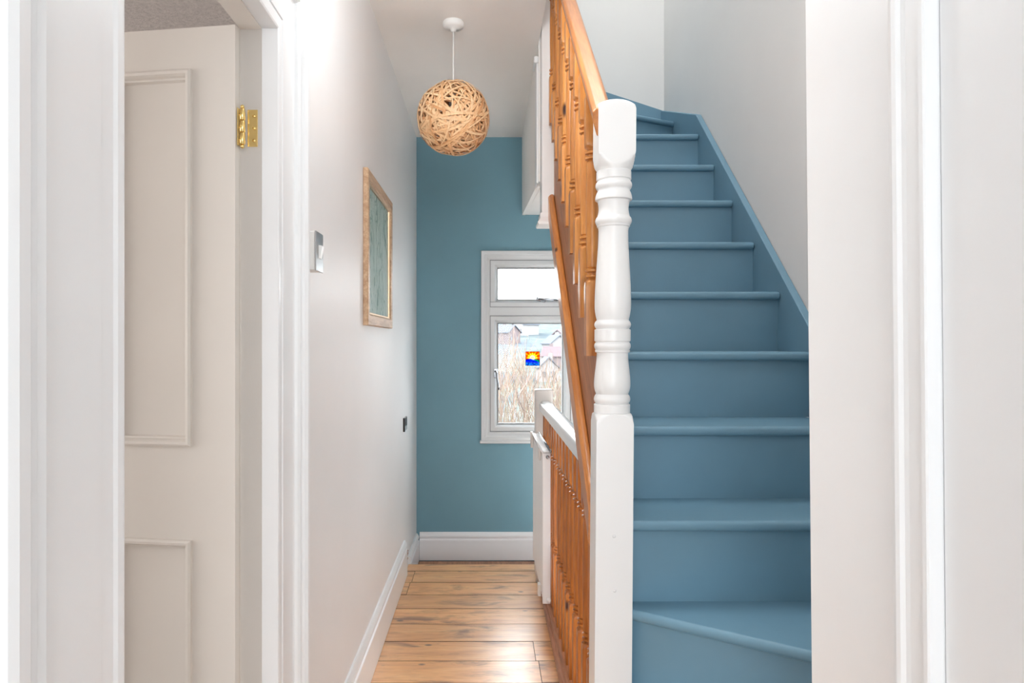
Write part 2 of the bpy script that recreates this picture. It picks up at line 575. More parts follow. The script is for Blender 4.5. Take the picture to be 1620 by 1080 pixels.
# ------------------------------------------------------------------ floor of separate boards
fl = struct(link('floor', mesh_from('floor', *boxes([(XLB, XR + 0.1, -0.1, YR, -0.12, -0.024), (XLB, XS, YR, 1.7, -0.12, -0.024), (XLB, 0.36, 1.7, 3.76, -0.12, -0.024)])), M['dark']),
            'bare waxed floorboards running across the hallway')
BW = 0.1722
edges = []
y = 3.669
rows = []
while y > -0.1:
    rows.append((max(y - BW, -0.1), y))
    y -= BW
base_me = {}
def board(x0, x1, y0, y1, z=0.0, name='board', parent=fl):
    key = (round(x1 - x0, 3), round(y1 - y0, 3), z > -0.05)
    if key not in base_me:
        w, d = x1 - x0, y1 - y0
        Vv, Ff = boxes([(-w / 2, w / 2, -d / 2, d / 2, -0.022, 0)])
        me_ = mesh_from('board', Vv, Ff)
        me_.materials.append(M['floor'] if z > -0.05 else M['base_wood'])
        me_.materials.append(M['dark'])
        for p in me_.polygons:
            p.material_index = 0 if abs(p.normal.z) > 0.5 else 1
        base_me[key] = me_
    o = link(name, base_me[key], M['floor'], parent)
    o.location = ((x0 + x1) / 2, (y0 + y1) / 2, z + random.uniform(-0.0008, 0.0006))
    o.rotation_euler = (radians(random.uniform(-0.12, 0.12)), 0, 0)
    return o
for i, (y0, y1) in enumerate(rows):
    xe = 0.268 if y0 > 1.7 else XR
    g = 0.0045
    cuts = {0: -0.385, 1: -0.392, 5: 0.19, 6: 0.2}.get(i)
    if cuts is None:
        board(XL + 0.004, xe, y0 + g / 2, y1 - g / 2)
    else:
        board(XL + 0.004, cuts - 0.001, y0 + g / 2, y1 - g / 2)
        board(cuts + 0.001, xe, y0 + g / 2, y1 - g / 2)
nb = board(XL + 0.004, 0.268, 3.671, 3.778, 0.001, 'nosing_board')
lf = struct(link('floor_landing', mesh_from('floor_landing', *boxes([(XLB, XS, 3.745, YF, LZ - 0.12, LZ - 0.024)])), M['dark']), 'lower landing floorboards below the window')
for i in range(3):
    board(XL + 0.01, XS - 0.01, 3.76 + i * 0.155, 3.76 + (i + 1) * 0.155 - 0.003, LZ, 'board', lf)
box('step_riser', XL + 0.003, 0.30, 3.74, 3.757, LZ - 0.02, -0.022, M['base_wood'], fl)

# lower flight, down under the upper stairs
ls = tag(empty('lower_staircase', (0.7, 3.7, LZ)), 'lower flight of wooden stairs descending behind the landing balustrade', 'staircase')
for i in range(9):
    zz = -0.2 * (i + 1)
    yy = -0.22 * i
    box('tread', -0.33, 0.29, yy - 0.24, yy + 0.02, zz - 0.025, zz, M['base_wood'], ls, 0.004)
    box('riser', -0.33, 0.29, yy + 0.02, yy + 0.035, zz, zz + 0.175, M['gloss_white'], ls)

# ------------------------------------------------------------------ skirtings
def skirt_prof(h, t=0.019):
    return [(0, 0), (t, 0), (t, h - 0.05), (t - 0.001, h - 0.045), (t - 0.006, h - 0.041), (t - 0.006, h - 0.033), (t - 0.001, h - 0.027), (t - 0.002, h - 0.018), (t - 0.008, h - 0.006), (t - 0.012, h), (0, h)]
def skirt_y(name, x, y0, y1, z0, h, label):
    o = prism(name, [(x + u, z0 + v) for u, v in skirt_prof(h)], 'Y', y0, y1, M['gloss_white'])
    return struct(o, label)
def skirt_x(name, yw, x0, x1, z0, h, label):
    o = prism(name, [(yw - u, z0 + v) for u, v in skirt_prof(h)], 'X', x0, x1, M['gloss_white'])
    return struct(o, label)
skirt_y('baseboard_left', XL, 1.505, 3.60, 0.003, 0.182, 'white moulded skirting along the left wall')
skirt_y('baseboard_left_landing', XL, 3.78, YF - 0.02, LZ + 0.006, 0.165, 'white skirting at the lower landing, left')
skirt_x('baseboard_far', YF, XL + 0.02, XS - 0.001, LZ + 0.003, 0.172, 'white moulded skirting under the teal wall')
skirt_y('baseboard_left_near', XL, -0.09, 0.535, 0.003, 0.182, 'white skirting beside the camera, left')

# ------------------------------------------------------------------ left doorway: lining, architraves, door
lin_o = struct(empty('trim_2', (XL, (D0 + D1) / 2, 0)), 'cream painted lining of the left doorway')
ym = (D1 - D0) / 2
box('jamb', XLB - XL - 0.002, -0.001, ym, ym + 0.012, 0, DZ + 0.01, M['cream'], lin_o)
box('jamb', XLB - XL - 0.002, -0.001, -ym - 0.012, -ym, 0, DZ + 0.01, M['cream'], lin_o)
box('head', XLB - XL - 0.002, -0.001, -ym, ym, DZ - 0.002, DZ + 0.012, M['cream'], lin_o)

def arch_prof(w, s=1.0):
    """(u outward from the opening, v proud of the wall)"""
    p = [(0, 0), (0, 0.030), (0.004, 0.0315), (0.012, 0.0315), (0.016, 0.029), (0.034, 0.029), (0.036, 0.031), (0.105, 0.033),
         (0.111, 0.035), (0.114, 0.041), (0.120, 0.046), (0.127, 0.044), (0.132, 0.041), (0.136, 0.043), (0.140, 0.050), (0.147, 0.056), (0.158, 0.057), (0.165, 0.054), (0.168, 0.048), (0.168, 0)]
    return [(a * w / 0.168, b) for a, b in p]

tr = struct(empty('trim_3', (XL, 0, 0)), 'white moulded architrave around the left doorway')
far_w, near_w = 0.146, 0.225
pf = arch_prof(far_w)
# far leg, mitred into the head
sweep('architrave_leg', pf, [((0, D1, 0), (0, 1, 0), (1, 0, 0)), ((0, D1, DZ), (0, 1, 1), (1, 0, 0))], M['gloss_white'], tr)
sweep('architrave_head', pf, [((0, D0, DZ), (0, -near_w / far_w, 1), (1, 0, 0)), ((0, D1, DZ), (0, 1, 1), (1, 0, 0))], M['gloss_white'], tr)
pn = arch_prof(near_w)
sweep('architrave_leg', pn, [((0, D0, 0), (0, -1, 0), (1, 0, 0)), ((0, D0, DZ), (0, -1, far_w / near_w), (1, 0, 0))], M['gloss_white'], tr)

# door leaf: four-panel, hung on the far jamb and opened into the side room
dr = struct(empty('door_1', (-0.4785, 1.3465, 0.008)), 'cream panelled door standing open into the side room')
dr.rotation_euler = (0, 0, radians(-8))
LW, LT, LH = 0.62, 0.035, 1.832
ST = 0.0885
pz = [(1.028 - 0.008, 1.758 - 0.008), (0.23, 0.846 - 0.008)]
cw = (LW - 3 * ST) / 2
px = [(-LW + ST, -LW + ST + cw), (-ST - cw, -ST)]
fr = []
fr += [(-ST, 0, -LT, 0, 0, LH), (-LW, -LW + ST, -LT, 0, 0, LH)]
leaf = []
leaf_boxes = [('stile', (-ST, 0, -LT, 0, 0, LH)), ('stile', (-LW, -LW + ST, -LT, 0, 0, LH)),
              ('rail', (-LW + ST, -ST, -LT, 0, pz[0][1], LH)), ('rail', (-LW + ST, -ST, -LT, 0, pz[1][1], pz[0][0])), ('rail', (-LW + ST, -ST, -LT, 0, 0, pz[1][0])),
              ('muntin', (-LW + ST + cw, -ST - cw, -LT, 0, pz[0][0], pz[0][1])), ('muntin', (-LW + ST + cw, -ST - cw, -LT, 0, pz[1][0], pz[1][1]))]
for nm, b in leaf_boxes:
    box(nm, *b, M['cream'], dr)
mprof = [(0, -0.012), (0, 0.007), (0.004, 0.010), (0.009, 0.009), (0.012, 0.004), (0.014, -0.002), (0.017, -0.003), (0.019, -0.0105), (0.021, -0.012)]
for (a, b) in px:
    for (c, d) in pz:
        p = box('panel', a, b, -LT + 0.011, -0.011, c, d, M['cream'], dr)
        ring_frame('moulding', (a + b) / 2, (c + d) / 2, b - a, d - c, -LT, mprof, M['cream'], p, 'XZ', -1)
# hinge
hg = empty('hinge', (0.001, 0.0, 1.638))
hg.parent = dr
for i in range(3):
    zz = -0.035 + i * 0.0234
    lathe('knuckle', [(0.0042, 0.0004), (0.005, 0.0010), (0.005, 0.0222), (0.0042, 0.0228)], M['brass'], hg, 16, (0.0095, -0.027, zz))
lathe('finial', [(0.0005, -0.0075), (0.003, -0.006), (0.0042, -0.003), (0.003, 0.0)], M['brass'], hg, 16, (0.0095, -0.027, -0.035))
lathe('finial', [(0.003, 0), (0.0042, 0.003), (0.003, 0.006), (0.0005, 0.0075)], M['brass'], hg, 16, (0.0095, -0.027, 0.035))
lf1 = box('leaf_plate', 0.0005, 0.0022, -0.031, -0.008, -0.036, 0.036, M['brass'], hg, 0.0006)
for zz in (-0.024, 0.0, 0.024):
    lathe('screw', [(0.0035, 0.0022), (0.003, 0.003), (0.0005, 0.0033)], M['brass'], lf1, 12, (0, -0.022, zz), axis='X')
# jamb-side plate (fixed to the lining; placed in world terms)
jp = box('hinge_plate', -0.0285, -0.009, ym - 0.0018, ym, 1.61, 1.682, M['brass'], lin_o, 0.0006)
for zz in (1.622, 1.646, 1.670):
    lathe('screw', [(0.0005, -0.0034), (0.003, -0.003), (0.0036, -0.0018)], M['brass'], jp, 12, (-0.0155, ym, zz), axis='Y')

# ------------------------------------------------------------------ right wall: architrave and closed door
tr4 = struct(empty('trim_4', (XR, 0, 0)), 'white architrave on the right wall beside the stairs')
rp = [(0, 0), (0, 0.012), (0.002, 0.014), (0.008, 0.0145), (0.011, 0.012), (0.014, 0.010), (0.036, 0.011), (0.042, 0.013), (0.046, 0.017), (0.052, 0.0185), (0.060, 0.017), (0.064, 0.013), (0.064, 0)]
# u measured outwards from the opening
o = sweep('architrave_leg', rp, [((0, 0.756, 0), (0, 1, 0), (-1, 0, 0)), ((0, 0.756, 2.0), (0, 1, 1), (-1, 0, 0))], M['gloss_white'], tr4)
shear_x(o, EYE, 0.0093)
o = sweep('architrave_head', rp, [((0, 0.0, 2.0), (0, -1, 1), (-1, 0, 0)), ((0, 0.756, 2.0), (0, 1, 1), (-1, 0, 0))], M['gloss_white'], tr4)
shear_x(o, EYE, 0.0093)
d2 = struct(empty('door_2', (XR, 0.357, 0)), 'white door closed in the right wall')
for nm, b in (('stile', (0.004, 0.042, 0.235, 0.397, 0.005, 1.995)), ('stile', (0.004, 0.042, -0.354, -0.235, 0.005, 1.995)),
              ('rail', (0.004, 0.042, -0.235, 0.235, 1.88, 1.995)), ('rail', (0.004, 0.042, -0.235, 0.235, 0.005, 0.2)), ('panel', (0.014, 0.036, -0.235, 0.235, 0.2, 1.88))):
    o = box(nm, *b, M['gloss_white'], d2)
    shear_x(o, EYE, 0.0093)

# ------------------------------------------------------------------ rear window
win = struct(empty('window_1', ((WX0 + WX1) / 2, YF, WZ0)), 'white framed casement window with a top light')
ww, wh = WX1 - WX0, WZ1 - WZ0
ring_frame('window_surround', 0, wh / 2, ww, wh, 0.0, [(0.0, -0.05), (0.0, 0.016), (0.003, 0.020), (0.022, 0.020), (0.026, 0.015), (0.034, 0.013), (0.044, 0.004), (0.056, 0.0), (0.058, -0.004), (0.058, -0.06)], M['upvc'], win)
box('window_sill', -ww / 2 - 0.008, ww / 2 + 0.008, -0.03, 0.01, -0.014, 0.004, M['upvc'], win, 0.004)
# transom
zt0, zt1 = 0.775, 0.862       # between opening lights (height above the bottom of the window)
box('transom', -ww / 2 + 0.05, ww / 2 - 0.05, 0.0, 0.06, zt0 - 0.002, zt1 + 0.002, M['upvc'], win, 0.006)
sprof = [(0.0, -0.05), (0.0, 0.003), (0.003, 0.006), (0.026, 0.006), (0.032, 0.002), (0.045, -0.014), (0.050, -0.020), (0.050, -0.05)]
def sash(name, z0, z1):
    w2 = ww - 2 * 0.056
    f = ring_frame(name, 0, (z0 + z1) / 2, w2, z1 - z0, 0.012, sprof, M['upvc'], win)
    box('pane', -w2 / 2 + 0.045, w2 / 2 - 0.045, 0.036, 0.040, z0 + 0.045, z1 - 0.045, M['glass'], f)
    ring_frame('gasket', 0, (z0 + z1) / 2, w2 + 0.002, z1 - z0 + 0.002, 0.012, [(0, -0.02), (0, 0.0135), (0.0035, 0.0135), (0.0035, -0.02)], M['gasket'], f)
    ring_frame('glazing_seal', 0, (z0 + z1) / 2, w2 - 0.094, z1 - z0 - 0.094, 0.012, [(0, -0.04), (0, -0.012), (0.004, -0.012), (0.004, -0.04)], M['gasket'], f)
    return f
lo = sash('casement', 0.056, zt0 + 0.004)
hi = sash('top_light', zt1 - 0.03, wh - 0.056)
def handle(parent, cx, cz, ang):
    h = empty('handle', (cx, 0.004, cz))
    h.parent = parent
    h.rotation_euler = (0, ang, 0)
    V, F = boxes([(-0.012, 0.012, -0.008, 0.002, -0.03, 0.03)])
    b = link('backplate', mesh_from('backplate', V, F), M['chrome'], h)
    bevel(b, 0.004, 3)
    lathe('spindle', [(0.0085, 0.0), (0.0085, -0.018), (0.006, -0.024)], M['chrome'], h, 16, (0, -0.004, 0.012), axis='Y')
    tube('lever', [(0, -0.026, 0.016), (0.003, -0.032, 0.0), (0.008, -0.034, -0.03), (0.014, -0.034, -0.07), (0.017, -0.034, -0.1)], 0.0065, M['chrome'], h, 10)
    return h
handle(win, -ww / 2 + 0.092, 0.42, 0.0)
hb = handle(win, 0.065, 0.878, radians(-78))

# ------------------------------------------------------------------ staircase
st = tag(empty('staircase', (0.65, Y2, 0)), 'blue painted wooden staircase climbing away beside the white post', 'staircase')
ox, oy = 0.65, Y2
def nose_tread(poly, z, front, name='tread'):
    """poly of (x,y) in world terms; rounded nosing comes from a bevel on the front edge."""
    o = prism(name, [(x - ox, y - oy) for x, y in poly], 'Z', z - 0.026, z, M['blue'], st, 0.0105, 4)
    return o
xl, xr_ = 0.302, 0.9905
for kx in range(2, 10):
    y0 = Y2 + G * (kx - 2)
    z0 = R * (kx + 2)
    yb = y0 + G + 0.045 if kx < 9 else y0 + 0.30
    nose_tread([(xl, y0), (xr_, y0), (xr_, yb), (xl, yb)], z0, 0)
    box('riser', xl - ox, xr_ - ox, y0 + 0.022 - oy, y0 + 0.036 - oy, z0 - R - 0.004, z0 - 0.020, M['blue'], st)
# bottom winders turning round the post
def winder(a, b, rest, z, name='tread'):
    nose_tread([a, b] + rest, z, 0, name)
    A, B = Vector((a[0], a[1], 0)), Vector((b[0], b[1], 0))
    d = (B - A).normalized()
    nrm = Vector((-d.y, d.x, 0))
    p0, p1 = A + nrm * 0.022, B + nrm * 0.022
    q0, q1 = p0 + nrm * 0.014, p1 + nrm * 0.014
    prism('riser', [(p.x - ox, p.y - oy) for p in (p0, p1, q1, q0)], 'Z', z - R - 0.002, z - 0.020, M['blue'], st)
winder((0.292, 1.6365), (xr_, 1.163), [(xr_, 1.70), (0.292, 1.70)], 0.6)
winder((0.292, 1.62), (0.72, YR + 0.004), [(xr_, YR + 0.004), (xr_, 1.26), (0.32, 1.70)], 0.4)
winder((0.292, 1.61), (0.47, YR + 0.004), [(0.80, YR + 0.004), (0.34, 1.70)], 0.2)
# top winders turning left
winder((0.304, 3.264), (1.012, 3.628), [(1.012, YB - 0.026), (0.304, YB - 0.026)], 2.4)
winder((0.304, 3.28), (0.62, YB - 0.03), [(0.304, YB - 0.03)], 2.6)
# wall string on the right
def wz(y):
    return N(y) + 0.055
yk = 3.235
poly = [(YR + 0.01, 0.002), (YR + 0.01, 0.86), (1.42, 0.90), (1.72, wz(1.72)), (yk, wz(yk)), (3.88, 2.545), (3.88, 2.07), (3.06, 1.945), (2.99, 1.76), (1.75, N(1.75) - 0.30), (1.5, 0.4), (1.3, 0.002)]
prism('wall_string', [(y - oy, z) for y, z in poly], 'X', 0.99 - ox, 1.0165 - ox, M['blue'], st, 0.003, 2)
prism('wall_string', [(x - ox, z) for x, z in ((0.30, 2.78), (0.69, 2.655), (1.016, 2.548), (1.016, 2.35), (0.30, 2.35))], 'Y', YB - 0.024 - oy, YB - 0.001 - oy, M['blue'], st, 0.003, 2)
# underside of the flight
prism('soffit_board', [(y - oy, z) for y, z in ((1.72, N(1.72) - 0.24), (3.1, N(3.1) - 0.24), (3.1, N(3.1) - 0.22), (1.72, N(1.72) - 0.22))], 'X', 0.30 - ox, 0.99 - ox, M['gloss_white'], st)

# ------------------------------------------------------------------ main newel post
PXs = 1.645 / 1080.0
def zy(py):
    return EYE - (py - 541) * PXs
def rp_(px_half):
    return px_half * PXs
prof = []
def add(py, half):
    prof.append((zy(py), rp_(half)))
def torus(y0, y1, r0, r1, n=8):
    for i in range(n + 1):
        t = i / n
        add(y0 + (y1 - y0) * t, r0 + (r1 - r0) * sin(pi * t) ** 0.75)
BIG = 60
# from the top down (pixels of the photograph are only used as a ruler for the profile)
for i in range(15):                                   # rounded top of the head block
    t = i / 14
    add(161.5 + 1.2 * t + 24 * (1 - cos(t * pi / 2)), 6 + 36 * sin(t * pi / 2))
add(206, 43); add(236, 43)
for i in range(1, 11):
    t = i / 10
    add(236 + 34 * t, 43 - 16.0 * (1 - cos(t * pi / 2)) )
add(272, 26.5); add(273, 27.2); add(285, 27.2); add(286, 25.5)
torus(287, 301, 25.3, 28.6)
add(302, 25.2)
for i in range(9):
    t = i / 8
    add(303 + 14 * t, 25.2 + 3.6 * sin(t * pi / 2 * 1.1) ** 0.8)
add(317.5, 28.0); add(318.5, 25.2)
for i in range(1, 9):
    t = i / 8
    add(318.5 + 24 * t, 25.2 - 1.8 * sin(t * pi))
torus(343, 357, 25.4, 28.6)
add(357.6, 26); add(359.5, 25.6); add(360, 24)
for i in range(1, 25):
    t = i / 24
    r = 23.2 + 5.2 * (0.5 - 0.5 * cos(min(1, t / 0.84) * pi))
    if t > 0.84:
        r -= 3.4 * ((t - 0.84) / 0.16) ** 2
    add(360 + 146 * t, r)
torus(507, 520, 25.5, 28.6)
add(520.8, 27.2); add(521.5, 28.3); add(539, 28.3); add(540, 27.0)
torus(541, 553, 26.2, 28.6)
add(553.5, 27.3); add(557, 27.0); add(557.6, 24.4)
for i in range(1, 17):
    t = i / 16
    r = 24.4 + 4.0 * (0.5 - 0.5 * cos(min(1, t / 0.78) * pi))
    if t > 0.78:
        r -= 3.2 * ((t - 0.78) / 0.22) ** 2
    add(557.6 + 65 * t, r)
torus(623.5, 638, 25.5, 28.4)
add(638.5, 27.4); add(639.2, 28.2); add(651.5, 28.2); add(652, 27.5)
for i in range(0, 13):
    t = i / 12
    add(652.4 + 24 * t ** 1.6, 27.5 + 14.5 * sin(t * pi / 2) )
add(700, BIG)
prof.append((0.0, 0.2))
prof = [(z, r) for z, r in reversed(prof)]
np_ = tag(empty('newel_post', (0.3, 1.645, 0)), 'tall white turned newel post at the foot of the blue stairs', 'newel post')
me = turned_square('post', 0.0437, prof, M['newel_white'], seg=64, lean=0.0078, z_ref=0.85)
link('post', me, M['newel_white'], np_)
for zz, xx in ((0.775, -0.001), (0.647, 0.0)):
    lathe('peg', [(0.0042, 0.0), (0.0038, -0.0012), (0.0008, -0.0016)], M['newel_white'], np_, 16, (xx, -0.0437, zz), axis='Y')

# hanging newel at the head of the flight
hn = tag(empty('hanging_newel_post', (0.2705, 2.846, 1.712)), 'white hanging post with a moulded foot at the head of the stairs', 'newel post')
box('post', -0.045, 0.045, -0.045, 0.045, 0.045, 1.35, M['newel_white'], hn, 0.004)
Vp, Fp = [], []
pr = [(0.058, 0.0), (0.061, 0.004), (0.061, 0.012), (0.055, 0.018), (0.050, 0.030), (0.051, 0.036), (0.051, 0.046), (0.047, 0.050)]
for h, z in pr:
    Vp += [(-h, -h, z), (h, -h, z), (h, h, z), (-h, h, z)]
for s in range(len(pr) - 1):
    for i in range(4):
        j = (i + 1) % 4
        Fp.append((s * 4 + i, s * 4 + j, s * 4 + 4 + j, s * 4 + 4 + i))
Fp += [(0, 1, 2, 3), tuple(range(len(pr) * 4 - 4, len(pr) * 4))]
link('foot_moulding', mesh_from('foot_moulding', Vp, Fp), M['newel_white'], hn)

# ------------------------------------------------------------------ pine balusters
def baluster_mesh(name, L, zl, zu, half):
    """Square ends, a turned shaft between zl and zu with paired beads."""
    r = half * 0.90
    p = [(0, 0.1), (zl - 0.012, half * 1.6), (zl - 0.004, half * 1.25), (zl, half * 1.0), (zl + 0.002, half * 0.80)]
    def bead(z0, w, rr):
        return [(z0, r * 0.70), (z0 + w * 0.25, rr), (z0 + w * 0.75, rr), (z0 + w, r * 0.70)]
    p += bead(zl + 0.008, 0.010, half * 0.98) + bead(zl + 0.022, 0.010, half * 0.98)
    a, b = zl + 0.036, zu - 0.036
    for i in range(9):
        t = i / 8
        p.append((a + (b - a) * t, r * (0.86 + 0.12 * sin(pi * t))))
    p += bead(zu - 0.032, 0.010, half * 0.98) + bead(zu - 0.018, 0.010, half * 0.98)
    p += [(zu - 0.002, half * 0.80), (zu, half * 1.0), (zu + 0.004, half * 1.25), (zu + 0.012, half * 1.6), (L, 0.1)]
    return turned_square(name, half, p, None, seg=24)

bal = tag(empty('stair_balustrade', (0.270, 1.69, 0)), 'honey pine stair balustrade rising from the white newel post', 'balustrade')
bx, by = 0.270, 1.69
bme = baluster_mesh('baluster', 0.66, 0.19, 0.53, 0.0185)
bme.materials.append(M['pine'])
for j in range(10):
    yj = 1.745 + 0.1114 * j
    o = link('baluster', bme, None, bal)
    o.location = (0, yj - by, N(yj) + 0.297)
    o.rotation_euler = (0, 0, radians(90 * (j % 4)))
# raked members are built flat along X and turned up to the pitch
pitch = math.atan(SL)
def raked(name, prof2, y0, y1, off, mat, bevw=0.0, seg=2):
    """prof2: (x, v) with v vertical offset from the pitch line; drawn along the slope."""
    L = (y1 - y0) / cos(pitch)
    n = len(prof2)
    # local X along the slope, local Y = -world x, local Z perpendicular to the slope
    V = []
    for a in (0.0, L):
        for (xx, v) in prof2:
            hz = v * cos(pitch)
            V.append((a + v * sin(pitch), -(xx - bx), hz))
    F = [tuple(range(n)), tuple(range(2 * n - 1, n - 1, -1))] + [(i, (i + 1) % n, n + (i + 1) % n, n + i) for i in range(n)]
    o = link(name, mesh_from(name, V, F), mat, bal)
    M3 = Matrix(((0, -1, 0), (cos(pitch), 0, -sin(pitch)), (sin(pitch), 0, cos(pitch))))
    o.matrix_local = Matrix.Translation((0, y0 - by, N(y0) + off)) @ M3.to_4x4()
    if bevw:
        bevel(o, bevw, seg)
    return o
raked('handrail', [(0.260, -0.066), (0.288, -0.066), (0.297, -0.03), (0.297, -0.008), (0.289, 0.0), (0.258, 0.0), (0.250, -0.008), (0.250, -0.026)], 1.612, 2.80, 1.004, M['pine_x'], 0.003, 3)
raked('outer_string', [(0.276, -0.19), (0.300, -0.19), (0.300, 0.36), (0.276, 0.36)], 1.69, 2.80, 0.0, M['brown_x'], 0.002)
raked('base_rail', [(0.252, -0.125), (0.2755, -0.125), (0.2755, -0.022), (0.262, -0.022), (0.252, -0.034)], 1.69, 2.84, 0.0, M['pine_x'], 0.004, 3)

# ------------------------------------------------------------------ landing balustrade (level)
lb = tag(empty('landing_balustrade', (0.31, 2.65, 0)), 'landing balustrade of amber pine spindles under a white handrail', 'balustrade')
lx, ly = 0.31, 2.65
lme = baluster_mesh('baluster', 0.85, 0.27, 0.685, 0.019)
lme.materials.append(M['pine_low'])
nl = 17
for j in range(nl):
    yj = 1.76 + (3.52 - 1.76) * j / (nl - 1)
    o = link('baluster', lme, None, lb)
    o.location = (0, yj - ly, 0.04)
    o.rotation_euler = (0, 0, radians(90 * (j % 4)))
hp = []
for i in range(13):                                   # rounded top handrail section
    a = pi * i / 12
    hp.append((0.033 * cos(a), 0.895 + 0.028 * sin(a) ** 0.8 if sin(a) > 0 else 0.895))
hp = [(0.033, 0.872)] + hp + [(-0.033, 0.872)]
o = prism('handrail', hp, 'Y', 1.69 - ly, 3.595 - ly, M['gloss_white'], lb)
for p in o.data.polygons:
    p.use_smooth = len(p.vertices) == 4
o.data.set_sharp_from_angle(angle=radians(40))
box('fillet', -0.026, 0.026, 1.69 - ly, 3.595 - ly, 0.862, 0.873, M['gloss_white'], lb, 0.002)
box('end_post', -0.053, 0.040, 3.595 - ly, 3.685 - ly, LZ + 0.0, 0.98, M['post_grey'], lb, 0.008, 3)
o = prism('base_rail', [(x - 0.0, z) for x, z in ((-0.048, 0.002), (-0.048, 0.012), (-0.040, 0.022), (-0.034, 0.024), (-0.030, 0.036), (-0.024, 0.042), (0.034, 0.042), (0.034, 0.002))], 'Y', 1.69 - ly, 3.595 - ly, M['base_wood'], lb)
box('apron_board', 0.034, 0.046, 1.69 - ly, 3.76 - ly, -0.2, 0.04, M['gloss_white'], lb)

# ------------------------------------------------------------------ radiator
rd = tag(empty('radiator', (0.2525, 3.18, 0.126)), 'slim white panel radiator against the landing spindles', 'radiator')
RH = 0.64
nf = 18
poly = []
for i in range(nf):                                   # fluted pressed-steel front
    y0 = -0.29 + 0.58 * i / nf
    dy = 0.58 / nf
    poly += [(y0, -0.012), (y0 + dy * 0.35, -0.012), (y0 + dy * 0.5, -0.0165), (y0 + dy * 0.85, -0.0165)]
poly += [(0.29, -0.012), (0.29, -0.006), (-0.29, -0.006)]
fp = prism('front_panel', [(x, y) for y, x in poly], 'Z', 0.02, RH - 0.02, M['radiator'], rd)
box('back_panel', 0.006, 0.014, -0.29, 0.29, 0.02, RH - 0.02, M['radiator'], rd, 0.002)
box('side_panel', -0.017, 0.017, -0.3, -0.292, 0.0, RH, M['radiator'], rd, 0.002)
box('side_panel', -0.017, 0.017, 0.292, 0.3, 0.0, RH, M['radiator'], rd, 0.002)
gr = box('top_grille', -0.019, 0.017, -0.3, 0.3, RH - 0.006, RH, M['radiator'], rd, 0.0015)
for i in range(14):
    yy = -0.27 + i * 0.04
    box('slot', -0.013, 0.011, yy, yy + 0.022, RH, RH + 0.0006, M['steel'], gr)
tube('top_rail', [(-0.02, -0.302, RH + 0.004), (-0.02, 0.302, RH + 0.004)], 0.004, M['radiator'], rd, 10)
tube('top_rail', [(0.016, -0.312, RH + 0.004), (0.016, 0.302, RH + 0.004)], 0.005, M['chrome'], rd, 10)
box('bracket', -0.026, -0.017, -0.21, -0.17, RH - 0.05, RH + 0.004, M['post_grey'], rd, 0.002)
box('bracket', -0.03, -0.017, 0.27, 0.3, RH - 0.07, RH + 0.01, M['post_grey'], rd, 0.002)
lathe('bleed_valve', [(0.007, -0.01), (0.008, -0.002), (0.006, 0.0)], M['chrome'], rd, 14, (0.004, -0.302, RH - 0.02), axis='Y')
box('bottom_bracket', -0.03, -0.017, -0.215, -0.175, 0.0, 0.05, M['post_grey'], rd, 0.002)
lathe('drain_plug', [(0.009, -0.014), (0.010, -0.004), (0.007, 0.0)], M['plastic'], rd, 14, (0.008, -0.302, 0.018), axis='Y')
tube('pipe', [(0.006, 0.302, 0.02), (0.006, 0.32, 0.02), (0.006, 0.325, 0.0), (0.006, 0.325, -0.124)], 0.0075, M['radiator'], rd, 10)

# ------------------------------------------------------------------ pendant lamp
pl = tag(empty('pendant_lamp', (-0.133, 2.72, HC)), 'round woven bamboo pendant lamp hanging from the ceiling', 'pendant lamp')
lathe('ceiling_rose', [(0.039, 0.0), (0.042, -0.004), (0.042, -0.015), (0.040, -0.020), (0.034, -0.025), (0.013, -0.028), (0.010, -0.037), (0.005, -0.040)], M['plastic'], pl, 32)
BALL = Vector((0, 0, -0.384))
RB = 0.145
tube('cable', [(0, 0, -0.04), (0, 0, -0.30)], 0.0028, M['plastic'], pl, 8)
lathe('bulb_holder', [(0.012, -0.28), (0.018, -0.29), (0.018, -0.33), (0.014, -0.335)], M['plastic'], pl, 16)
lathe('bulb', [(0.012, -0.335), (0.018, -0.35), (0.028, -0.375), (0.028, -0.39), (0.018, -0.41), (0.003, -0.418)], M['bulb'], pl, 16)
V, F = [], []
rng = random.Random(21)
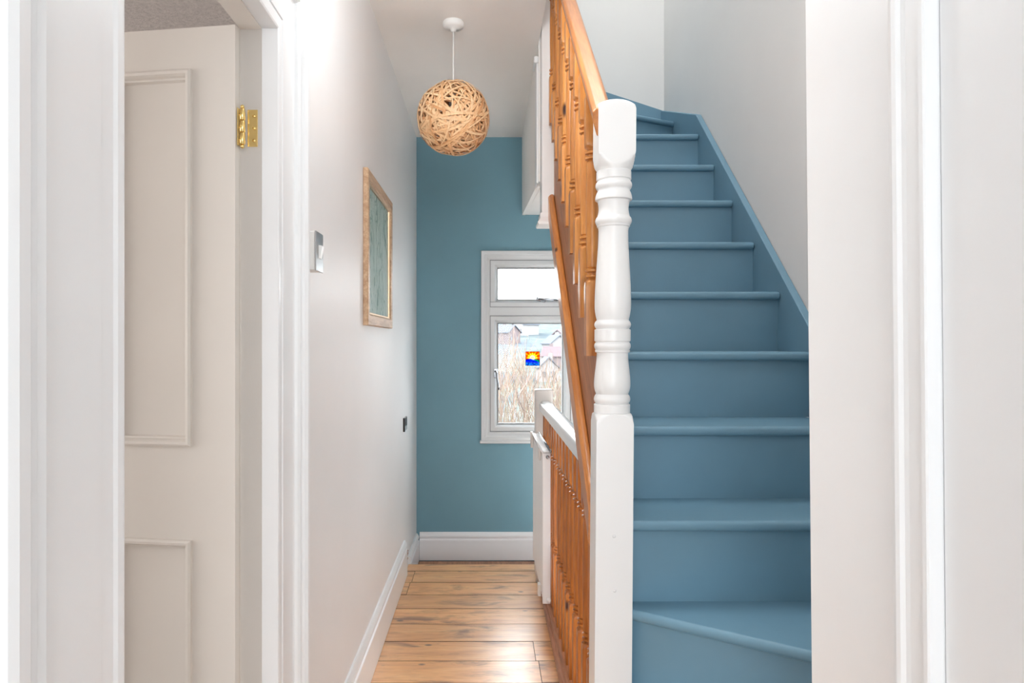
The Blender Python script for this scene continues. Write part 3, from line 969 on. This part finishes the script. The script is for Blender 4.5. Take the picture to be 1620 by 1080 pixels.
for s in range(150):
    # a loop of thin strip: circle on the ball, off-centre by a random amount, at a slightly different radius
    nrm = Vector((rng.gauss(0, 1), rng.gauss(0, 1), rng.gauss(0, 1))).normalized()
    off = rng.uniform(-0.62, 0.62) * RB
    rr = RB - rng.uniform(0.0, 0.017)
    rad = sqrt(max(rr * rr - off * off, 1e-6))
    a = nrm.orthogonal().normalized()
    b = nrm.cross(a)
    w = rng.uniform(0.0022, 0.0052)
    start, arc = rng.uniform(0, 2 * pi), rng.uniform(1.3, 2.0) * pi
    seg = 44
    wob, wf, wp = rng.uniform(0, 0.006), rng.choice([1, 2, 3]), rng.uniform(0, 6.28)
    base = len(V)
    for i in range(seg + 1):
        t = start + arc * i / seg
        c = nrm * (off + wob * sin(wf * t + wp)) + a * (rad * cos(t)) + b * (rad * sin(t))
        c = c.normalized() * (rr + 0.0025 * sin(3 * t + wp))
        out = c.normalized()
        tang = (-a * sin(t) + b * cos(t)).normalized()
        side = out.cross(tang).normalized()
        for sgn, dd in ((-1, 0.0006), (1, 0.0006), (1, -0.0006), (-1, -0.0006)):
            V.append(BALL + c + side * (w * sgn) + out * dd)
    for i in range(seg):
        p, q = base + i * 4, base + (i + 1) * 4
        for e in range(4):
            f = (e + 1) % 4
            F.append((p + e, p + f, q + f, q + e))
    F.append((base, base + 1, base + 2, base + 3))
    F.append((base + seg * 4, base + seg * 4 + 1, base + seg * 4 + 2, base + seg * 4 + 3))
sh = link('woven_shade', mesh_from('woven_shade', V, F, False), M['strips'], pl)
tag(sh, 'ball of interlaced pale bamboo strips', kind='stuff')

# fill light added to brighten the hall, under a made-up holder above the frame
cl = tag(empty('added_lamp_holder', (0.04, 1.6, HC)), 'added white lamp holder on a short cord, unseen, over the hall fill light', 'pendant lamp')
lathe('ceiling_rose', [(0.039, 0.0), (0.042, -0.004), (0.042, -0.016), (0.032, -0.028), (0.008, -0.036)], M['plastic'], cl, 32)
tube('cable', [(0, 0, -0.03), (0, 0, -0.15)], 0.0028, M['plastic'], cl, 8)
lathe('bulb_holder', [(0.012, -0.14), (0.02, -0.15), (0.02, -0.18), (0.018, -0.185)], M['plastic'], cl, 16)
pd = bpy.data.lights.new('hall_fill_light', 'POINT')
pd.energy = 11.0
pd.shadow_soft_size = 0.1
pd.color = (0.97, 0.985, 1.0)
po = bpy.data.objects.new('hall_fill_light', pd)
COL.objects.link(po)
po.location = (0.04, 1.6, HC - 0.28)

# ------------------------------------------------------------------ picture on the left wall
pic = tag(empty('framed_picture', (XL, 2.719, 1.29)), 'framed pale green drawing hanging on the left white wall', 'picture')
PW, PH = 0.622, 0.557
M['frame_wood'] = wood('pale_gilt_frame_wood', (206, 176, 146), (164, 128, 98), 'Y', 0.4, knots=0, stretch=10)
M['gilt'] = metal('champagne_gilt', (214, 182, 150), 0.35)
ring_frame('frame', 0, PH / 2, PW, PH, 0.0, [(0, 0.001), (0, 0.016), (0.003, 0.0195), (0.036, 0.0185), (0.041, 0.015), (0.043, 0.010), (0.043, 0.001)], M['frame_wood'], pic, 'YZ', 1)
ring_frame('gilt_slip', 0, PH / 2, PW - 0.086, PH - 0.086, 0.0, [(-0.001, 0.004), (-0.001, 0.013), (0.005, 0.011), (0.006, 0.004)], M['gilt'], pic, 'YZ', 1)
def drawing():
    t = NT('pale_green_plant_drawing')
    v = t.coords((1, 1, 1), rnd=False)
    ground = t.ramp(t.noise(v, 3.5, 5, 0.6), [(0.3, lin((196, 212, 202))), (0.7, lin((220, 230, 222)))])
    # sketched stems: thin contour lines of a stretched, warped noise
    sv = t.coords((1, 2.6, 1.1), rnd=False)
    nz = t.noise(sv, 3.2, 3, 0.5, 1.6)
    line = t.ramp(nz, [(0.455, (0, 0, 0, 1)), (0.478, (1, 1, 1, 1)), (0.486, (1, 1, 1, 1)), (0.51, (0, 0, 0, 1))])
    nz2 = t.noise(sv, 7.0, 2, 0.5, 2.0)
    line2 = t.ramp(nz2, [(0.5, (0, 0, 0, 1)), (0.515, (0.8, 0.8, 0.8, 1)), (0.522, (0.8, 0.8, 0.8, 1)), (0.54, (0, 0, 0, 1))])
    c = t.mix(line, ground, lin((120, 146, 132)))
    c = t.mix(line2, c, lin((140, 164, 152)))
    t.l(c, t.b.inputs['Base Color'])
    t.set(Roughness=0.6)
    return t.m
M['drawing'] = drawing()
box('drawing', 0.003, 0.006, -PW / 2 + 0.042, PW / 2 - 0.042, 0.042, PH - 0.042, M['drawing'], pic)
box('glass_cover', 0.0075, 0.0095, -PW / 2 + 0.042, PW / 2 - 0.042, 0.042, PH - 0.042, M['picture_glass'], pic)

# ------------------------------------------------------------------ light switch by the doorway, conduit, small switch, pipe clip
sw = tag(empty('light_switch', (XL, 1.65, 1.447)), 'deep white light switch box with grey front plate beside the doorway', 'light switch')
box('back_box', 0.0, 0.030, -0.034, 0.034, -0.046, 0.046, M['plastic'], sw, 0.002)
fpz = box('face_plate', 0.030, 0.0335, -0.035, 0.035, -0.047, 0.047, M['steel'], sw, 0.001)
V = [(0.0335, -0.010, -0.016), (0.0335, 0.010, -0.016), (0.0335, 0.010, 0.016), (0.0335, -0.010, 0.016), (0.036, -0.009, -0.015), (0.036, 0.009, -0.015), (0.042, 0.009, 0.014), (0.042, -0.009, 0.014)]
F = [(0, 1, 2, 3), (4, 7, 6, 5), (0, 4, 5, 1), (1, 5, 6, 2), (2, 6, 7, 3), (3, 7, 4, 0)]
link('rocker', mesh_from('rocker', V, F), M['plastic'], fpz)
cd = tag(empty('cable_conduit', (XL, 1.61, 0)), 'slim white cable conduit running down below the light switch', 'conduit')
box('trunking', 0.0, 0.012, -0.014, 0.014, 0.19, 1.399, M['gloss_white'], cd, 0.003)

s2 = tag(empty('steel_switch', (XL, 3.62, 0.797)), 'small steel switch plate with black panel low on the left wall', 'light switch')
box('plate', 0.0, 0.008, -0.05, 0.06, -0.035, 0.035, M['steel'], s2, 0.001)
box('side_trim', 0.0, 0.010, -0.055, -0.050, -0.036, 0.036, M['black'], s2)
box('black_panel', 0.008, 0.0095, -0.02, 0.05, -0.006, 0.032, M['black'], s2, 0.0006)
box('bright_strip', 0.008, 0.0095, -0.02, 0.05, -0.010, -0.007, M['chrome'], s2)

pc = tag(empty('pipe_bracket', (XL, 3.66, 0.085)), 'tiny copper pipe bracket at the end of the left skirting', 'bracket')
box('bracket_plate', 0.0, 0.006, -0.03, 0.03, -0.025, 0.03, M['post_grey'], pc, 0.001)
tube('pipe_clip', [(0.010, -0.02, 0.02), (0.010, 0.03, 0.02)], 0.004, M['copper'], pc, 8)
tube('pipe_clip', [(0.010, -0.02, 0.005), (0.010, 0.03, 0.005)], 0.004, M['copper'], pc, 8)
tube('pipe_clip', [(0.010, -0.02, -0.018), (0.010, 0.02, -0.018)], 0.004, M['copper'], pc, 8)

# ------------------------------------------------------------------ stained-glass sun catcher hanging in the window
sc_ = tag(empty('sun_catcher', (0.285, YF - 0.012, 1.128)), 'small stained glass square of a sun over blue hills hanging in the window', 'sun catcher')
h = 0.043
M['sg_red'] = stained('red_glass', (196, 74, 20), (214, 110, 20))
M['sg_orange'] = stained('orange_glass', (246, 158, 24), (236, 130, 16))
M['sg_yellow'] = stained('yellow_glass', (255, 214, 60), (255, 226, 110))
M['sg_white'] = stained('cream_glass', (255, 248, 220), (255, 240, 190))
M['sg_sun'] = stained('sun_glass', (226, 182, 132), (236, 200, 150))
M['sg_blue'] = stained('cobalt_glass', (10, 40, 190), (30, 84, 226))
M['sg_teal'] = stained('green_glass', (20, 120, 110), (40, 150, 120))
M['sg_navy'] = stained('navy_glass', (8, 50, 110), (70, 150, 210), 90)
def flat(name, poly, y, mat, parent):
    n = len(poly)
    V = [(a, y, b) for a, b in poly] + [(a, y + 0.0012, b) for a, b in poly]
    F = [tuple(range(n)), tuple(range(2 * n - 1, n - 1, -1))] + [(i, (i + 1) % n, n + (i + 1) % n, n + i) for i in range(n)]
    return link(name, mesh_from(name, V, F), mat, parent)
sky = empty('sky_glass')
sky.parent = sc_
cx0, cz0 = -0.001, 0.004
def clip(a, r):
    dx, dz = cos(a), sin(a)
    t = r
    for lim, d, c in ((h, dx, cx0), (h, dz, cz0)):
        if abs(d) > 1e-6:
            t = min(t, (lim - c) / d if d > 0 else (-lim - c) / d)
    return (cx0 + dx * t, cz0 + dz * t)
nr = 15
for i in range(nr):
    a0, a1 = pi * (-0.10 + 1.2 * i / nr), pi * (-0.10 + 1.2 * (i + 1) / nr)
    for r0, r1, mm in ((0.0095, 0.017, 'sg_white' if i % 2 else 'sg_yellow'), (0.017, 0.030, 'sg_yellow' if i % 2 else 'sg_orange'), (0.030, 0.07, 'sg_orange' if i % 2 else 'sg_red')):
        P4 = [clip(a0, r0), clip(a0, r1), clip((a0 + a1) / 2, r1), clip(a1, r1), clip(a1, r0)]
        if (Vector(P4[1]) - Vector(P4[0])).length < 0.0015 and (Vector(P4[3]) - Vector(P4[4])).length < 0.0015:
            continue
        flat('ray', P4, 0.0, M[mm], sky)
flat('sun_disc', [(cx0 + 0.0095 * cos(pi * i / 12 * 1.2 - 0.314), cz0 + 0.0095 * sin(pi * i / 12 * 1.2 - 0.314)) for i in range(13)], 0.0, M['sg_sun'], sc_)
flat('blue_hill', [(-h, -0.022), (h, -0.026), (h, -0.024), (0.012, -0.012), (0.002, -0.008), (-0.012, -0.001), (-0.026, -0.001), (-h, -0.006)], -0.0016, M['sg_blue'], sc_)
flat('green_hill', [(0.004, -0.0085), (0.012, -0.0125), (h, -0.0245), (h, -0.007), (0.028, -0.003), (0.015, -0.003)], -0.0016, M['sg_teal'], sc_)
flat('water', [(-h, -h), (h, -h), (h, -0.0262), (0.0, -0.0242), (-h, -0.0222)], -0.0016, M['sg_navy'], sc_)
ring_frame('lead_edge', 0, 0, 2 * h + 0.003, 2 * h + 0.003, 0.002, [(0, 0), (0, 0.004), (0.0022, 0.004), (0.0022, 0)], M['black'], sc_)
tube('hanging_thread', [(-0.039, 0.0, h), (-0.034, 0.006, h + 0.10)], 0.0011, M['plastic'], sc_, 6)
tube('hanging_thread', [(0.039, 0.0, h), (-0.034, 0.006, h + 0.10)], 0.0006, M['plastic'], sc_, 6)
lathe('suction_cup', [(0.007, 0.012), (0.004, 0.007), (0.003, 0.003)], M['plastic'], sc_, 12, (-0.034, 0.0, h + 0.10), axis='Y')

# ------------------------------------------------------------------ outdoors: slope, thicket, houses, hillside
def terrain_h(x, y):
    if y < 60:
        b = -3.2 - 0.10 * (y - 4.5)
    elif y < 120:
        b = -8.75
    else:
        t = min(1, (y - 120) / 330)
        b = -8.75 + 28 * (t * t * (3 - 2 * t))
    return b + 0.6 * sin(x * 0.05 + y * 0.03) + (1.5 * sin(x * 0.013 + 1.0) if y > 120 else 0)
xs = [-140 + 280 * i / 70 for i in range(71)]
ys = [4.6 + (470 - 4.6) * (i / 70) ** 1.8 for i in range(71)]
V = [(x * (0.06 + y / 470), y, terrain_h(x * (0.06 + y / 470), y)) for y in ys for x in xs]
F = [(r * 71 + c, r * 71 + c + 1, (r + 1) * 71 + c + 1, (r + 1) * 71 + c) for r in range(70) for c in range(70)]
def hill_mat():
    t = NT('winter_hillside')
    v = t.coords(rnd=False)
    a = t.noise(v, 0.035, 6, 0.6, 0.6)
    b = t.noise(v, 0.25, 6, 0.7)
    c = t.ramp(a, [(0.36, lin((64, 70, 73))), (0.5, lin((82, 86, 79))), (0.62, lin((76, 82, 88)))])
    c = t.mix(t.ramp(b, [(0.42, (0.0, 0, 0, 1)), (0.62, (0.7, 0.7, 0.7, 1))]), c, lin((54, 61, 68)))
    t.l(c, t.b.inputs['Base Color'])
    t.set(Roughness=1.0)
    t.b.inputs['Specular IOR Level'].default_value = 0.0
    return t.m
o = link('ground', mesh_from('ground', V, F, True), hill_mat())
struct(o, 'pale winter hillside and gardens beyond the window')

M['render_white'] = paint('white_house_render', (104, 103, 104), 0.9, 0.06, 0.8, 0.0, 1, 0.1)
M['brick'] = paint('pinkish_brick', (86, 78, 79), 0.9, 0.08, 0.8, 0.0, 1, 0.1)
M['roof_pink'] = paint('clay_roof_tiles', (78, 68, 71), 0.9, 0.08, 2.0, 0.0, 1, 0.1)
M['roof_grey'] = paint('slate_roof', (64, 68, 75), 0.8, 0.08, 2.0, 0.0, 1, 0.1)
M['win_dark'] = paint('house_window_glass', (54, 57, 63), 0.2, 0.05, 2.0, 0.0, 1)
def house(x, y, w, d, hh, rh, wm, rm, rot, label):
    z = terrain_h(x, y)
    e = tag(empty('house', (x, y, z)), label, 'house', 'houses on the far hillside')
    e.rotation_euler = (0, 0, rot)
    wl = prism('wall', [(-w / 2, -0.8), (w / 2, -0.8), (w / 2, hh), (0, hh + rh), (-w / 2, hh)], 'Y', -d / 2, d / 2, M[wm], e)
    for s in (-1, 1):
        t = 0.25
        poly = [(s * (w / 2 + 0.4), hh - 0.25), (s * (w / 2 + 0.4), hh), (0, hh + rh + t + 0.12), (0, hh + rh + 0.02)]
        prism('roof', poly, 'Y', -d / 2 - 0.4, d / 2 + 0.4, M[rm], e)
    for wx in (-w / 4, w / 4):
        for wz_ in (0.9, 3.3):
            if wz_ + 1.2 < hh:
                box('window', wx - 0.5, wx + 0.5, -d / 2 - 0.05, -d / 2 + 0.02, wz_, wz_ + 1.2, M['win_dark'], e)
    box('chimney', w * 0.18, w * 0.18 + 0.8, d * 0.2, d * 0.2 + 0.8, hh + rh * 0.4, hh + rh + 1.1, M[wm], e)
house(20.0, 200, 5.5, 7, 3.6, 2.2, 'render_white', 'roof_grey', 0.3, 'white gabled house to the right of the sun catcher')
house(24.2, 218, 5, 8, 3.6, 2.0, 'render_white', 'roof_pink', -0.5, 'white house with clay roof nearest the casement edge')
house(17.5, 172, 5, 6, 3.4, 2.0, 'brick', 'roof_pink', 1.2, 'pinkish brick house just below the sun catcher')
house(13.2, 150, 4.0, 5, 3.0, 2.0, 'render_white', 'roof_grey', 0.1, 'small white gabled house lowest among the twigs')
house(6.6, 235, 6, 8, 3.6, 2.2, 'brick', 'roof_grey', 0.8, 'grey roofed brick house far left through the casement')
house(15.0, 262, 6, 8, 3.8, 2.2, 'render_white', 'roof_grey', -0.9, 'white house farthest up the hillside')

# leafless thicket growing up in front of the window
rng = random.Random(5)
V, F = [], []
def twig(p, d, L, r, segs=3):
    b0 = len(V)
    d = Vector(d).normalized()
    a = d.orthogonal().normalized()
    b = d.cross(a)
    cur = Vector(p)
    for s in range(segs + 1):
        rr = r * (1 - 0.75 * s / segs)
        for i in range(3):
            t = 2 * pi * i / 3
            V.append(cur + a * (rr * cos(t)) + b * (rr * sin(t)))
        d = (d + Vector((rng.uniform(-0.25, 0.25), rng.uniform(-0.25, 0.25), rng.uniform(-0.1, 0.2)))).normalized()
        cur = cur + d * (L / segs)
    for s in range(segs):
        for i in range(3):
            j = (i + 1) % 3
            F.append((b0 + s * 3 + i, b0 + s * 3 + j, b0 + s * 3 + 3 + j, b0 + s * 3 + 3 + i))
for q in range(16000):
    y = rng.uniform(9.0, 17.0)
    x = rng.uniform(-2.5, 4.5) * y / 10
    top = 0.92 + 0.2 * sin(x * 1.7 + y) - 0.02 * (y - 9) + (0.35 if x < 0.055 * y else 0)
    z = rng.uniform(-4.5, top)
    L = rng.uniform(0.4, 1.0)
    twig((x, y, z - L * 0.6), (rng.uniform(-0.45, 0.45), rng.uniform(-0.4, 0.4), 1), L, rng.uniform(0.005, 0.011))
def twig_mat():
    t = NT('dry_winter_twigs')
    g = t.n('ShaderNodeNewGeometry')
    c = t.ramp(g.outputs['Random Per Island'], [(0.0, lin((62, 48, 42))), (0.4, lin((98, 80, 68))), (0.75, lin((80, 72, 56))), (1.0, lin((108, 90, 86)))])
    t.l(c, t.b.inputs['Base Color'])
    t.set(Roughness=0.9)
    return t.m
o = link('bare_thicket', mesh_from('bare_thicket', V, F, False, recalc=False), twig_mat())
tag(o, 'tangle of bare beige winter twigs outside the window', 'thicket', kind='stuff')
